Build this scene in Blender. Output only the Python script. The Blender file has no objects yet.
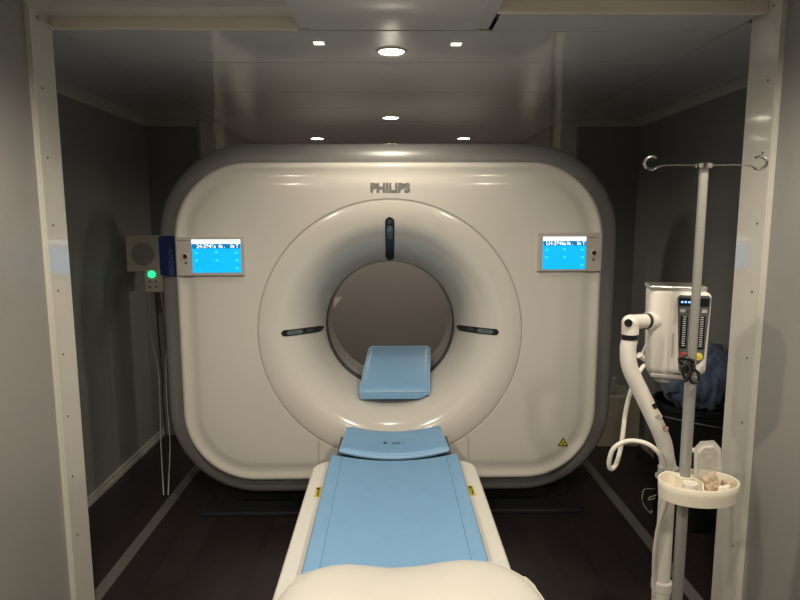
import bpy, bmesh, math, random
from mathutils import Vector, Matrix, noise as mnoise
random.seed(7)
C = bpy.context.scene.collection
PI = math.pi
R = math.radians

# ---------------------------------------------------------------- camera, world, exposure
CAM = Vector((0, 0, 1.54))
PITCH, YAW, ROLL = 7.6, -0.95, 0.15
cd = bpy.data.cameras.new('camera')
cd.sensor_width = 36; cd.lens = 27; cd.clip_start = 0.02
cam = bpy.data.objects.new('camera', cd); C.objects.link(cam)
CM = Matrix.Rotation(R(YAW), 3, 'Z') @ Matrix.Rotation(R(90 - PITCH), 3, 'X') @ Matrix.Rotation(R(-ROLL), 3, 'Z')
cam.matrix_world = Matrix.Translation(CAM) @ CM.to_4x4()
bpy.context.scene.camera = cam
w = bpy.data.worlds.new('world'); bpy.context.scene.world = w; w.use_nodes = True
w.node_tree.nodes['Background'].inputs[0].default_value = (0.5, 0.5, 0.55, 1)
w.node_tree.nodes['Background'].inputs[1].default_value = 0.02
vs = bpy.context.scene.view_settings
vs.view_transform = 'Standard'; vs.look = 'None'; vs.gamma = 1; vs.use_curve_mapping = False
vs.exposure = 0.88
LAMP = 1.0           # overall lamp strength
WARM = (1.0, 0.885, 0.71)

def at(px, py, Y):
    """point on the plane at depth Y behind photo pixel (px, py)"""
    d = CM @ Vector(((px - 400) / 600, (300 - py) / 600, -1))
    return CAM + d * (Y / d.y)

# ---------------------------------------------------------------- materials
MATS = {}
def mat(name, col, rough=0.5, metal=0.0, spec=0.5, var=0.05, scale=8.0, bump=0.0, bscale=60.0,
        coat=0.0, trans=0.0, emit=None, estr=0.0, alpha=1.0, sheen=0.0, stretch=None):
    if name in MATS: return MATS[name]
    m = bpy.data.materials.new(name); m.use_nodes = True
    nt = m.node_tree; b = nt.nodes['Principled BSDF']
    tc = nt.nodes.new('ShaderNodeTexCoord')
    src = tc.outputs['Object']
    if stretch:
        mp = nt.nodes.new('ShaderNodeMapping'); mp.inputs['Scale'].default_value = stretch
        nt.links.new(src, mp.inputs[0]); src = mp.outputs[0]
    n = nt.nodes.new('ShaderNodeTexNoise'); n.inputs['Scale'].default_value = scale
    n.inputs['Detail'].default_value = 4
    nt.links.new(src, n.inputs['Vector'])
    r = nt.nodes.new('ShaderNodeValToRGB')
    c0 = [max(0, c * (1 - var)) for c in col]; c1 = [min(1, c * (1 + var)) for c in col]
    r.color_ramp.elements[0].position = 0.3; r.color_ramp.elements[0].color = (*c0, 1)
    r.color_ramp.elements[1].position = 0.7; r.color_ramp.elements[1].color = (*c1, 1)
    nt.links.new(n.outputs['Fac'], r.inputs[0]); nt.links.new(r.outputs[0], b.inputs['Base Color'])
    b.inputs['Roughness'].default_value = rough; b.inputs['Metallic'].default_value = metal
    b.inputs['Specular IOR Level'].default_value = spec
    b.inputs['Coat Weight'].default_value = coat; b.inputs['Coat Roughness'].default_value = 0.06
    b.inputs['Transmission Weight'].default_value = trans; b.inputs['Alpha'].default_value = alpha
    b.inputs['Sheen Weight'].default_value = sheen
    if emit:
        b.inputs['Emission Color'].default_value = (*emit, 1); b.inputs['Emission Strength'].default_value = estr
    if bump:
        n2 = nt.nodes.new('ShaderNodeTexNoise'); n2.inputs['Scale'].default_value = bscale
        nt.links.new(tc.outputs['Object'], n2.inputs['Vector'])
        bp = nt.nodes.new('ShaderNodeBump'); bp.inputs['Strength'].default_value = bump; bp.inputs['Distance'].default_value = 0.01
        nt.links.new(n2.outputs['Fac'], bp.inputs['Height']); nt.links.new(bp.outputs[0], b.inputs['Normal'])
    MATS[name] = m
    return m

M_ceil = mat('ceiling_panel', (0.62, 0.62, 0.625), 0.07, spec=0.7, var=0.02, bump=0.02, bscale=3)
M_ceilgap = mat('ceiling_gap', (0.02, 0.02, 0.02), 0.6)
M_wall = mat('grey_wall', (0.25, 0.25, 0.252), 0.42, var=0.03, scale=3)
M_wallf = mat('front_grey_wall', (0.30, 0.295, 0.285), 0.32, var=0.03, scale=3)
M_rearw = mat('rear_wall', (0.34, 0.32, 0.31), 0.45, var=0.03, scale=2)
M_jamb = mat('cream_gloss_trim', (0.62, 0.6, 0.55), 0.09, spec=0.5, var=0.02, coat=0.25)
M_base = mat('grey_baseboard', (0.5, 0.49, 0.47), 0.4)
M_alu = mat('aluminium_strip', (0.16, 0.155, 0.15), 0.4, metal=0.3, stretch=(60, 1, 1))
M_gloss = mat('gantry_white', (0.70, 0.675, 0.625), 0.17, spec=0.45, var=0.012, scale=2, coat=0.25)
M_rim = mat('gantry_grey_rim', (0.26, 0.255, 0.255), 0.33, metal=0.2, var=0.03)
M_dgrey = mat('dark_grey_plastic', (0.06, 0.06, 0.065), 0.4)
M_lgrey = mat('light_grey_plastic', (0.4, 0.39, 0.38), 0.4)
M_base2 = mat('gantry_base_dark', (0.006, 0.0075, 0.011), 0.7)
M_black = mat('black_plastic', (0.008, 0.008, 0.009), 0.35)
M_blackg = mat('black_gloss', (0.006, 0.007, 0.008), 0.08)
M_win = mat('laser_window', (0.12, 0.15, 0.18), 0.06, coat=0.8)
M_groove = mat('seam_shadow_gap', (0.42, 0.40, 0.37), 0.6)
M_blue = mat('blue_vinyl', (0.22, 0.425, 0.69), 0.42, var=0.03, scale=14, bump=0.03, bscale=180)
M_blue2 = mat('blue_vinyl_piping', (0.30, 0.50, 0.74), 0.35, var=0.02)
M_seam = mat('blue_seam', (0.15, 0.29, 0.43), 0.6)
M_white = mat('table_white', (0.77, 0.755, 0.71), 0.22, var=0.012, coat=0.2)
M_pillow = mat('cream_vinyl', (0.72, 0.70, 0.65), 0.38, var=0.02, bump=0.02, bscale=25)
M_inj = mat('injector_white', (0.74, 0.71, 0.66), 0.3, var=0.02)
M_pole = mat('satin_pole', (0.36, 0.355, 0.34), 0.3, metal=0.35, stretch=(1, 1, 20))
M_chrome = mat('chrome', (0.55, 0.54, 0.52), 0.14, metal=1.0)
M_steel = mat('brushed_steel', (0.50, 0.49, 0.48), 0.3, metal=0.8, stretch=(1, 1, 20))
M_cream = mat('cream_plastic', (0.74, 0.69, 0.58), 0.35)
M_navy = mat('navy_label', (0.006, 0.014, 0.085), 0.35)
M_txt = mat('label_print', (0.10, 0.13, 0.28), 0.5)
M_house = mat('screen_housing', (0.50, 0.475, 0.44), 0.35)
M_screen = mat('screen_blue', (0.0, 0.1, 0.2), 0.2, emit=(0.0, 0.47, 1.0), estr=0.58, var=0.01)
M_scrband = mat('screen_band', (0.0, 0.05, 0.1), 0.2, emit=(0.0, 0.16, 0.42), estr=0.58, var=0.01)
M_scrwhite = mat('screen_white', (0.5, 0.5, 0.5), 0.2, emit=(0.85, 1.0, 1.0), estr=0.58, var=0.01)
M_scrlite = mat('screen_light_blue', (0.0, 0.2, 0.3), 0.2, emit=(0.04, 0.78, 1.0), estr=0.58, var=0.01)
M_red = mat('red_plastic', (0.38, 0.03, 0.03), 0.35)
M_darkred = mat('dark_red_button', (0.07, 0.012, 0.01), 0.25)
M_yel = mat('yellow_plastic', (0.62, 0.52, 0.05), 0.4)
M_panel = mat('injector_panel_grey', (0.085, 0.09, 0.095), 0.3)
M_green = mat('green_led', (0.0, 0.3, 0.1), 0.3, emit=(0.02, 0.8, 0.25), estr=1.0, var=0.01)
M_ldot = mat('blue_led', (0.0, 0.05, 0.3), 0.3, emit=(0.15, 0.3, 1.0), estr=2.0, var=0.01)
M_lamp = mat('lamp_lens', (0.9, 0.9, 0.85), 0.4, emit=(1.0, 0.93, 0.72), estr=9.0, var=0.01)
M_clear = mat('clear_plastic', (0.80, 0.80, 0.78), 0.15, alpha=0.35, var=0.1, scale=30, bump=0.4, bscale=50)
M_frost = mat('frosted_plastic', (0.78, 0.76, 0.70), 0.25, alpha=0.55, var=0.1, scale=40, bump=0.3, bscale=60)
M_glass = mat('bottle_glass', (0.75, 0.78, 0.76), 0.05, trans=0.85, var=0.02)
M_card = mat('beige_carton', (0.34, 0.31, 0.24), 0.7, var=0.04)
M_drape = mat('blue_drape', (0.055, 0.085, 0.15), 0.75, var=0.15, scale=12, sheen=0.2)
M_bin = mat('black_bin', (0.006, 0.007, 0.009), 0.35)
M_paper = mat('brown_paper', (0.50, 0.385, 0.28), 0.8, var=0.2, scale=25)
M_tissue = mat('white_wrapper', (0.72, 0.67, 0.60), 0.6, var=0.08, scale=25)
M_wirew = mat('white_cable', (0.45, 0.42, 0.39), 0.5)
M_wireb = mat('black_cable', (0.02, 0.02, 0.02), 0.5)
M_rubber = mat('rubber', (0.015, 0.015, 0.015), 0.7)

def floor_mat():
    m = bpy.data.materials.new('dark_plank_vinyl'); m.use_nodes = True
    nt = m.node_tree; b = nt.nodes['Principled BSDF']
    tc = nt.nodes.new('ShaderNodeTexCoord')
    mp = nt.nodes.new('ShaderNodeMapping'); mp.inputs['Rotation'].default_value = (0, 0, PI / 2)
    nt.links.new(tc.outputs['Object'], mp.inputs[0])
    br = nt.nodes.new('ShaderNodeTexBrick'); br.inputs['Scale'].default_value = 1.0
    br.inputs['Brick Width'].default_value = 1.2; br.inputs['Row Height'].default_value = 0.15
    br.inputs['Mortar Size'].default_value = 0.0015
    br.inputs['Color1'].default_value = (0.034, 0.024, 0.026, 1); br.inputs['Color2'].default_value = (0.024, 0.017, 0.019, 1)
    br.inputs['Mortar'].default_value = (0.008, 0.006, 0.006, 1)
    nt.links.new(mp.outputs[0], br.inputs['Vector'])
    mp2 = nt.nodes.new('ShaderNodeMapping'); mp2.inputs['Scale'].default_value = (30, 1.5, 1)
    nt.links.new(tc.outputs['Object'], mp2.inputs[0])
    n = nt.nodes.new('ShaderNodeTexNoise'); n.inputs['Scale'].default_value = 2.0; n.inputs['Detail'].default_value = 5
    nt.links.new(mp2.outputs[0], n.inputs['Vector'])
    mx = nt.nodes.new('ShaderNodeMix'); mx.data_type = 'RGBA'; mx.blend_type = 'MULTIPLY'; mx.inputs[0].default_value = 0.5
    nt.links.new(br.outputs['Color'], mx.inputs[6]); nt.links.new(n.outputs['Color'], mx.inputs[7])
    nt.links.new(mx.outputs[2], b.inputs['Base Color'])
    b.inputs['Roughness'].default_value = 0.38; b.inputs['Specular IOR Level'].default_value = 0.35
    return m
M_floor = floor_mat()

# ---------------------------------------------------------------- mesh helpers
def obj(name, bm, m, parent=None, smooth=False, ang=35):
    me = bpy.data.meshes.new(name)
    bmesh.ops.recalc_face_normals(bm, faces=bm.faces)
    bm.to_mesh(me); bm.free()
    me.materials.append(m)
    if smooth:
        for p in me.polygons: p.use_smooth = True
        try: me.set_sharp_from_angle(angle=R(ang))
        except Exception: pass
    o = bpy.data.objects.new(name, me); C.objects.link(o)
    if parent is not None: o.parent = parent
    return o

def thing(name, label, cat, loc=(0, 0, 0), group=None, rotz=0):
    o = bpy.data.objects.new(name, None); C.objects.link(o)
    o.empty_display_size = 0.05
    o.location = loc; o.rotation_euler = (0, 0, rotz); o['label'] = label; o['category'] = cat
    if group: o['group'] = group
    return o

def tag(o, label, cat, group=None, kind=None):
    if label: o['label'] = label
    if cat: o['category'] = cat
    if group: o['group'] = group
    if kind: o['kind'] = kind
    return o

def struct(name, bm, m, label=None, **k):
    o = obj(name, bm, m, **k); o['kind'] = 'structure'
    if label: o['label'] = label
    return o

def box(bm, x0, x1, y0, y1, z0, z1, bev=0, seg=2):
    r = bmesh.ops.create_cube(bm, size=1)
    vs_ = r['verts']
    for v in vs_:
        v.co = Vector(((x0 + x1) / 2 + v.co.x * (x1 - x0), (y0 + y1) / 2 + v.co.y * (y1 - y0), (z0 + z1) / 2 + v.co.z * (z1 - z0)))
    if bev:
        es = list({e for v in vs_ for e in v.link_edges})
        bmesh.ops.bevel(bm, geom=es, offset=bev, segments=seg, affect='EDGES', profile=0.5)
    return bm

def B(x0, x1, y0, y1, z0, z1, bev=0, seg=2):
    return box(bmesh.new(), x0, x1, y0, y1, z0, z1, bev, seg)

def quad(bm, pts):
    bm.faces.new([bm.verts.new(p) for p in pts])

def cyl(bm, p0, p1, r0, r1=None, n=24, caps=True):
    p0 = Vector(p0); p1 = Vector(p1); r1 = r0 if r1 is None else r1
    d = (p1 - p0).normalized(); q = d.to_track_quat('Z', 'Y').to_matrix()
    a = []; b = []
    for i in range(n):
        t = 2 * PI * i / n; u = q @ Vector((math.cos(t), math.sin(t), 0))
        a.append(bm.verts.new(p0 + u * r0)); b.append(bm.verts.new(p1 + u * r1))
    for i in range(n): bm.faces.new((a[i], a[(i + 1) % n], b[(i + 1) % n], b[i]))
    if caps: bm.faces.new(a[::-1]); bm.faces.new(b)
    return bm

def lathe(bm, prof, c=(0, 0, 0), axis='Z', n=32, closed=False):
    """prof = [(radius, height)] revolved about an axis"""
    c = Vector(c); rings = []
    for r_, h in prof:
        ring = []
        for i in range(n):
            t = 2 * PI * i / n
            if axis == 'Z': v = Vector((r_ * math.cos(t), r_ * math.sin(t), h))
            elif axis == 'Y': v = Vector((r_ * math.cos(t), h, r_ * math.sin(t)))
            else: v = Vector((h, r_ * math.cos(t), r_ * math.sin(t)))
            ring.append(bm.verts.new(c + v))
        rings.append(ring)
    k = len(rings)
    for j in range(k if closed else k - 1):
        a = rings[j]; b = rings[(j + 1) % k]
        for i in range(n): bm.faces.new((a[i], a[(i + 1) % n], b[(i + 1) % n], b[i]))
    if not closed:
        bm.faces.new(rings[0][::-1]); bm.faces.new(rings[-1])
    return bm

def spline(pts, n=8):
    pts = [Vector(p) for p in pts]; out = []
    P = [pts[0] * 2 - pts[1]] + pts + [pts[-1] * 2 - pts[-2]]
    for i in range(1, len(P) - 2):
        for k in range(n):
            t = k / n; a, b, c, d = P[i - 1], P[i], P[i + 1], P[i + 2]
            out.append(0.5 * ((2 * b) + (c - a) * t + (2 * a - 5 * b + 4 * c - d) * t * t + (3 * b - a - 3 * c + d) * t ** 3))
    out.append(pts[-1])
    return out

def tube(bm, pts, r, n=12, smooth=8):
    """swept round tube; r a number or a function of t in 0..1"""
    path = spline(pts, smooth) if smooth > 1 else [Vector(p) for p in pts]
    rings = []; up = None
    for i, p in enumerate(path):
        d = (path[min(i + 1, len(path) - 1)] - path[max(i - 1, 0)]).normalized()
        if up is None:
            up = d.orthogonal().normalized()
        else:
            up = (up - d * up.dot(d)).normalized()
        s = d.cross(up)
        rr = r(i / (len(path) - 1)) if callable(r) else r
        rings.append([bm.verts.new(p + (up * math.cos(2 * PI * k / n) + s * math.sin(2 * PI * k / n)) * rr) for k in range(n)])
    for a, b in zip(rings, rings[1:]):
        for k in range(n): bm.faces.new((a[k], a[(k + 1) % n], b[(k + 1) % n], b[k]))
    bm.faces.new(rings[0][::-1]); bm.faces.new(rings[-1])
    return bm

def text(name, s, size, m, parent, mtx, depth=0.001, sx=1.0, weight=0.0, label=None):
    cu = bpy.data.curves.new(name, 'FONT'); cu.body = s; cu.size = size; cu.extrude = depth
    cu.offset = weight
    cu.align_x = 'CENTER'; cu.align_y = 'CENTER'
    o = bpy.data.objects.new(name + '_tmp', cu); C.objects.link(o)
    dg = bpy.context.evaluated_depsgraph_get(); dg.update()
    me = bpy.data.meshes.new_from_object(o.evaluated_get(dg))
    bpy.data.objects.remove(o); bpy.data.curves.remove(cu)
    me.transform(mtx @ Matrix.Diagonal((sx, 1, 1, 1)))
    me.materials.clear(); me.materials.append(m)
    t = bpy.data.objects.new(name, me); C.objects.link(t); t.parent = parent
    if label: t['label'] = label
    return t
FACE = Matrix.Rotation(PI / 2, 4, 'X')      # text standing up, facing -Y

# ================================================================ SETTING
XL, XR = -1.20, 1.255            # portal jamb planes
WL, WR = -1.65, 1.72             # side-bay walls
ZC, ZS = 2.215, 2.252            # ceiling, portal soffit
PF0, PF1 = 2.12, 2.27            # front portal, near / far
PR0, PR1 = 4.26, 4.50            # rear portal
YB, YF = 5.8, -1.6               # rear wall, wall behind the camera

struct('floor', B(-2.0, 2.1, YF - .05, YB + .1, -0.06, 0), M_floor, 'dark brown plank vinyl floor')
# threshold strips where the side bays meet the main floor
struct('trim_1', B(-1.245, -1.19, 2.0, 4.26, -0.01, 0.004), M_alu, 'aluminium threshold strip on the left of the floor')
struct('trim_2', B(1.215, 1.27, 2.0, 4.26, -0.01, 0.004), M_alu, 'aluminium threshold strip on the right of the floor')

# ceiling made of separate glossy panels with thin dark joints
bm = bmesh.new()
box(bm, -2.0, 2.1, YF - .05, YB + .1, ZC + .05, ZC + .12)
struct('ceiling', bm, M_ceilgap, 'ceiling deck above the panels')
g = 0.007
bm = bmesh.new()
for y0, y1 in ((PF1, 2.71), (2.71, 3.33), (3.33, 3.78), (3.78, 4.21), (4.21, 4.37), (4.37, 5.0), (5.0, YB)):
    box(bm, XL + (.02 if y0 < 4.3 else -.02), XR - (.02 if y0 < 4.3 else .0), y0 + g / 2, y1 - g / 2, ZC, ZC + .006)
for a, b in ((WL - .02, XL + .02 - g), (XR - .02 + g, WR + .02)):
    for y0, y1 in ((PF1 - .1, 3.33), (3.33, 4.37)):
        box(bm, a, b, y0 + g / 2, y1 - g / 2, ZC, ZC + .006)
box(bm, .365 + g, XR - .02, 2.09, PF1 - g / 2, ZC, ZC + .006)
struct('ceiling', bm, M_ceil, 'glossy grey ceiling panels')
# front room ceiling, a little higher, and the lowered centre panel that runs through the portal
bm = bmesh.new()
for y0, y1 in ((YF, 0.0), (0.0, 1.1), (1.1, 1.945)):
    box(bm, XL - .05, XR + .05, y0 + g / 2, y1 - g / 2, ZS + .012, ZS + .04)
struct('ceiling', bm, M_ceil, 'front room ceiling panels')
struct('ceiling', B(-.285, .318, 0.6, PF1 - .008, ZC, ZC + .045, .003), M_ceil, 'lowered centre ceiling panel')
struct('ceiling', B(-.325, .358, 0.58, PF1 - .010, ZC + .004, ZC + .05), M_ceil, 'edge lip of centre ceiling panel')

# walls
struct('wall_left', B(WL - .04, WL, PF1 - .2, PR0, 0, ZC), M_wall)
struct('wall_right', B(WR, WR + .04, PF1 - .2, PR0, 0, ZC), M_wall)
struct('wall_left_end', B(WL, XL - .10, PR0 - .05, PR0, 0, ZC), M_wall)
struct('wall_right_end', B(XR + .05, WR, PR0 - .05, PR0, 0, ZC), M_wall)
struct('wall_left_return', B(WL - .04, XL - .035, PF1 - .24, PF1 - .2, 0, ZC + .05), M_wall)
struct('wall_right_return', B(XR + .035, WR + .04, PF1 - .24, PF1 - .2, 0, ZC + .05), M_wall)
struct('wall_left_front', B(XL - .07, XL - .012, YF, PF0, 0, ZS + .05), M_wallf)
struct('wall_right_front', B(XR + .012, XR + .07, YF, 1.99, 0, ZS + .05), M_wallf)
struct('wall_front', B(XL - .07, XR + .07, YF - .04, YF, 0, ZS + .05), M_wallf)
struct('wall_back', B(XL - .1, XR + .1, YB, YB + .04, 0, ZC), M_rearw)
struct('wall_left_rear', B(XL - .07, XL, PR1, YB, 0, ZC), M_rearw)
struct('wall_right_rear', B(XR - .08, XR - .02, PR1, YB, 0, ZC), M_rearw)

def screws(parent, pts, axis):
    """small countersunk screws on the jamb faces"""
    bm = bmesh.new()
    for p in pts:
        p = Vector(p); a = Vector(axis)
        cyl(bm, p, p + a * .0012, .0045, .004, 10)
    o = obj('screw', bm, M_dgrey, parent)
    return o
# front portal: two jambs, header soffit, drop
def jamb(nm, x, s, y0, y1, rows, lab, xm=0, ztop=ZS + .03, wdt=.035):
    """reveal at plane x, body extends outward (s = -1 left, +1 right)"""
    a, b = sorted((x, x + s * wdt))
    o = struct(nm, B(a, b, y0, y1, 0, ztop, .004), M_jamb, lab)
    a, b = sorted((x - s * .006, x))
    bd = obj('edge_bead', B(a, b, y0 + .001, y0 + .022, 0, ztop - .04, .002), M_jamb, o)
    for z in rows:
        bm = bmesh.new(); p = Vector((x, y0 + .055, z)); cyl(bm, p, p - Vector((s * .0015, 0, 0)), .0045, .004, 10)
        obj('screw', bm, M_dgrey, o)
    return o
zr = [0.35 + i * .235 for i in range(9)]
jamb('trim_3', XL, -1, PF0, PF1, zr, 'glossy cream left jamb of the front portal')
jamb('trim_4', XR, 1, 1.99, 2.165, zr, 'glossy cream right jamb of the front portal')
o = struct('trim_5', B(XL, XR, 1.95, PF1 - .02, ZS, ZS + .03, .003), M_jamb, 'glossy header soffit of the front portal')
for x in (-1.15, -.82, -.5, .55, .85, 1.15):
    bm = bmesh.new(); cyl(bm, (x, 2.03, ZS), (x, 2.03, ZS - .0015), .0045, .004, 10); obj('screw', bm, M_dgrey, o)
struct('trim_6', B(XL, -.325, PF1 - .02, PF1, ZC - .001, ZS + .02, .004), M_cream, 'cream drop edge of the header, left part')
struct('trim_7', B(.358, XR, 2.07, 2.09, ZC - .001, ZS + .02, .004), M_cream, 'cream drop edge of the header, right part')
# rear portal
jamb('trim_8', XL, -1, PR0, PR1, zr[::2], 'left jamb of the rear portal', ztop=ZC, wdt=.11)
jamb('trim_9', XR - .06, 1, PR0, PR1, zr[::2], 'right jamb of the rear portal', ztop=ZC, wdt=.11)
# coves and baseboards of the side bays
def cove(nm, x, s):
    a = []
    bm = bmesh.new()
    prof = [(0, ZC), (0, ZC - .045), (s * .006, ZC - .045), (s * .012, ZC - .03), (s * .03, ZC - .010), (s * .045, ZC - .004), (s * .045, ZC)]
    v0 = [bm.verts.new((x + p, PF1 - .2, z)) for p, z in prof]; v1 = [bm.verts.new((x + p, PR0 - .05, z)) for p, z in prof]
    n = len(prof)
    for i in range(n): bm.faces.new((v0[i], v0[(i + 1) % n], v1[(i + 1) % n], v1[i]))
    bm.faces.new(v0); bm.faces.new(v1[::-1])
    struct(nm, bm, M_base, 'pale cove moulding along the wall top')
cove('trim_10', WL, 1); cove('trim_11', WR, -1)
struct('trim_12', B(WL, XL - .11, PR0 - .075, PR0 - .05, ZC - .045, ZC, .004), M_base)
struct('trim_13', B(XR + .02, WR, PR0 - .075, PR0 - .05, ZC - .045, ZC, .004), M_base)
def baseboard(nm, x, s):
    bm = bmesh.new(); a, b = sorted((x, x + s * .016)); box(bm, a, b, PF1 - .2, PR0 - .05, 0.0, .028, .003)
    a, b = sorted((x, x + s * .010)); box(bm, a, b, PF1 - .2, PR0 - .05, .034, .052, .002)
    struct(nm, bm, M_base, 'grey ribbed baseboard')
baseboard('baseboard_left', WL, 1); baseboard('baseboard_right', WR, -1)

# ================================================================ CEILING LIGHTS
def downlight(x, y, z, label, group, r=.062, power=9.0, seen=True):
    t = thing('ceiling_downlight', label, 'ceiling light', (x, y, z), group)
    bm = bmesh.new()
    lathe(bm, [(r * .80, -.002), (r * .86, -.006), (r * 1.0, -.005), (r * 1.04, 0.0), (r * .82, 0.002)], n=40, closed=True)
    obj('trim_ring', bm, M_jamb, t, True)
    bm = bmesh.new(); lathe(bm, [(r * .84, -.003), (r * .84, .004)], n=40)
    obj('lens', bm, M_lamp, t)
    ld = bpy.data.lights.new('lamp', 'SPOT'); ld.energy = power * LAMP; ld.color = WARM
    ld.spot_size = R(165); ld.spot_blend = 0.6; ld.shadow_soft_size = r * .7
    lo = bpy.data.objects.new('lamp', ld); C.objects.link(lo); lo.parent = t; lo.location = (0, 0, -.06)
    lo.visible_glossy = False if False else True
    return t
G = 'round recessed downlights in the ceiling'
downlight(0.01, 2.53, ZC, 'largest round lit downlight, nearest above the scanner front', G)
downlight(0.01, 4.11, ZC, 'small round lit downlight in the middle behind the scanner top', G, power=10)
downlight(-.60, 5.13, ZC, 'far left round downlight just above the scanner top edge', G, power=8)
downlight(.62, 5.13, ZC, 'far right round downlight just above the scanner top edge', G, power=8)
G2 = 'downlights in the front room ceiling'
for (x, y, lab) in ((-.75, 1.2, 'round downlight over the left of the front room'), (.75, 1.2, 'round downlight over the right of the front room'),
                    (-.75, -.3, 'round downlight behind the viewer on the left'), (.75, -.3, 'round downlight behind the viewer on the right')):
    downlight(x, y, ZS + .012, lab, G2, power=27)
for (x, y, lab) in ((-.268, 2.41, 'small square reflection modelled as a glowing plate, left of the large downlight'), (.26, 2.42, 'small square reflection modelled as a glowing plate, right of the large downlight')):  # added glowing plates imitating bright square reflections in the glossy ceiling, not lamps
    t = thing('square_reflection', lab, 'ceiling light', (x, y, ZC), 'square ceiling reflections modelled as glowing plates')
    obj('reflection_edge', B(-.024, .024, -.024, .024, -.004, .0, .002), M_jamb, t)
    obj('lens', B(-.019, .019, -.019, .019, -.0055, -.0035), mat('square_reflection_glow', (.8, .8, .75), .3, emit=(1, .95, .82), estr=1.1, var=.01), t)  # emissive face paints the reflection's brightness; no real lens here

# ================================================================ CT GANTRY
BZ = 0.98                 # bore centre height
gan = thing('ct_scanner_gantry', 'large cream CT scanner ring with round bore, grey rim and two blue screens', 'CT scanner', (0, 3.4, 0))
GO = Vector((0, 3.4, 0))
NTH = 288
HX, ZT, ZB, RC = 1.055, 1.818, .205, .365
def rr_radius(th, grow=0.0):
    """distance from bore centre to the rounded-rectangle outline"""
    dx, dz = math.cos(th), math.sin(th)
    cz = (ZT + ZB) / 2; hz = (ZT - ZB) / 2 + grow; hx = HX + grow; rc = max(.02, RC + grow)
    def sdf(x, z):
        # slightly bulging sides
        qx = abs(x) - (hx - rc); qz = abs(z - cz) - (hz - rc)
        return math.hypot(max(qx, 0), max(qz, 0)) + min(max(qx, qz), 0) - rc
    lo, hi = .3, 2.2
    for _ in range(30):
        m = (lo + hi) / 2
        if sdf(dx * m, BZ + dz * m) > 0: hi = m
        else: lo = m
    return lo
RRC = {}
def bz(y):
    t = min(1, max(0, (y - 2.95) / .38)); return BZ - .032 * t * t * (3 - 2 * t)
def ring_circle(r_, y): return [Vector((r_ * math.cos(2 * PI * i / NTH), y, bz(y) + r_ * math.sin(2 * PI * i / NTH))) for i in range(NTH)]
def ring_rect(grow, y):
    if grow not in RRC: RRC[grow] = [rr_radius(2 * PI * i / NTH, grow) for i in range(NTH)]
    return [Vector((RRC[grow][i] * math.cos(2 * PI * i / NTH), y, BZ + RRC[grow][i] * math.sin(2 * PI * i / NTH))) for i in range(NTH)]
def ring_mix(r_, grow, t, y):
    a = ring_circle(r_, 0); b = ring_rect(grow, 0)
    for p in a: p.z = p.z if y < 3 else p.z
    return [Vector((p.x * (1 - t) + q.x * t, y, p.z * (1 - t) + q.z * t)) for p, q in zip(a, b)]
def loft(name, rings, m, closed=False, cap=False, label=None, skip=None):
    bm = bmesh.new()
    V = [[bm.verts.new(p - GO) for p in r_] for r_ in rings]
    k = len(V)
    for j in range(k if closed else k - 1):
        a = V[j]; b = V[(j + 1) % k]
        for i in range(NTH):
            bm.faces.new((a[i], a[(i + 1) % NTH], b[(i + 1) % NTH], b[i]))
    o = obj(name, bm, m, gan, True, 40)
    if label: o['label'] = label
    return o
GY = 2.95
FUN = [(.655, GY + .001), (.645, GY - .002), (.61, GY - .004), (.57, GY - .002), (.535, GY + .008), (.505, GY + .025), (.475, GY + .052), (.45, GY + .09),
       (.425, GY + .14), (.405, GY + .20), (.388, GY + .27), (.374, GY + .34), (.366, GY + .41)]
loft('front_cover', [ring_circle(.70, GY + .03), ring_circle(.6605, GY + .03), ring_circle(.6605, GY + .004), ring_circle(.664, GY)] +
     [ring_mix(.70, -.11, t, GY + .0) for t in (0.0, .33, .66, 1.0)] +
     [ring_rect(-.095, GY + .002), ring_rect(-.08, GY + .006), ring_rect(-.062, GY + .0095), ring_rect(-.045, GY + .0085), ring_rect(-.03, GY + .004), ring_rect(-.02, GY + .002), ring_rect(-.010, GY + .006), ring_rect(-.002, GY + .018), ring_rect(0, GY + .035), ring_rect(0, GY + .07)], M_gloss, label='glossy cream front cover')
loft('bore_funnel', [ring_circle(.655, GY + .03)] + [ring_circle(r_, y) for r_, y in FUN] + [ring_circle(.366, GY + .43), ring_circle(.40, GY + .43)], M_gloss, label='funnel-shaped cream ring around the bore')
loft('bore_gasket', [ring_circle(.40, GY + .432), ring_circle(.362, GY + .432), ring_circle(.360, GY + .50), ring_circle(.40, GY + .50)], M_dgrey, label='dark ring at the bore throat')
loft('bore_liner', [ring_circle(.40, GY + .502), ring_circle(.361, GY + .502), ring_circle(.361, 3.70), ring_circle(.38, 3.76), ring_circle(.43, 3.84), ring_circle(.50, 3.90)], M_lgrey, label='light grey bore tunnel wall')
loft('side_shell', [ring_rect(-.03, GY + .06), ring_rect(.004, GY + .050), ring_rect(.040, GY + .053), ring_rect(.074, GY + .062), ring_rect(.090, GY + .080), ring_rect(.098, GY + .115), ring_rect(.100, GY + .20),
                    ring_rect(.100, GY + .80), ring_rect(.07, GY + .90), ring_rect(.02, GY + .95)], M_rim, label='satin grey rim around the scanner')
loft('rear_cover', [ring_rect(.02, GY + .948), ring_rect(-.10, GY + .96), ring_mix(.60, -.10, .2, GY + .965), ring_circle(.56, GY + .96), ring_circle(.50, GY + .95)], M_lgrey)
# base plinth
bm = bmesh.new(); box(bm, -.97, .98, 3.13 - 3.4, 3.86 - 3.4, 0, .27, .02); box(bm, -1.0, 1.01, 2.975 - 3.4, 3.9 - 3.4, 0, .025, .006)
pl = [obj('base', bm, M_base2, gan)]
pl[0]['label'] = 'near-black plinth under the scanner'

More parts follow.
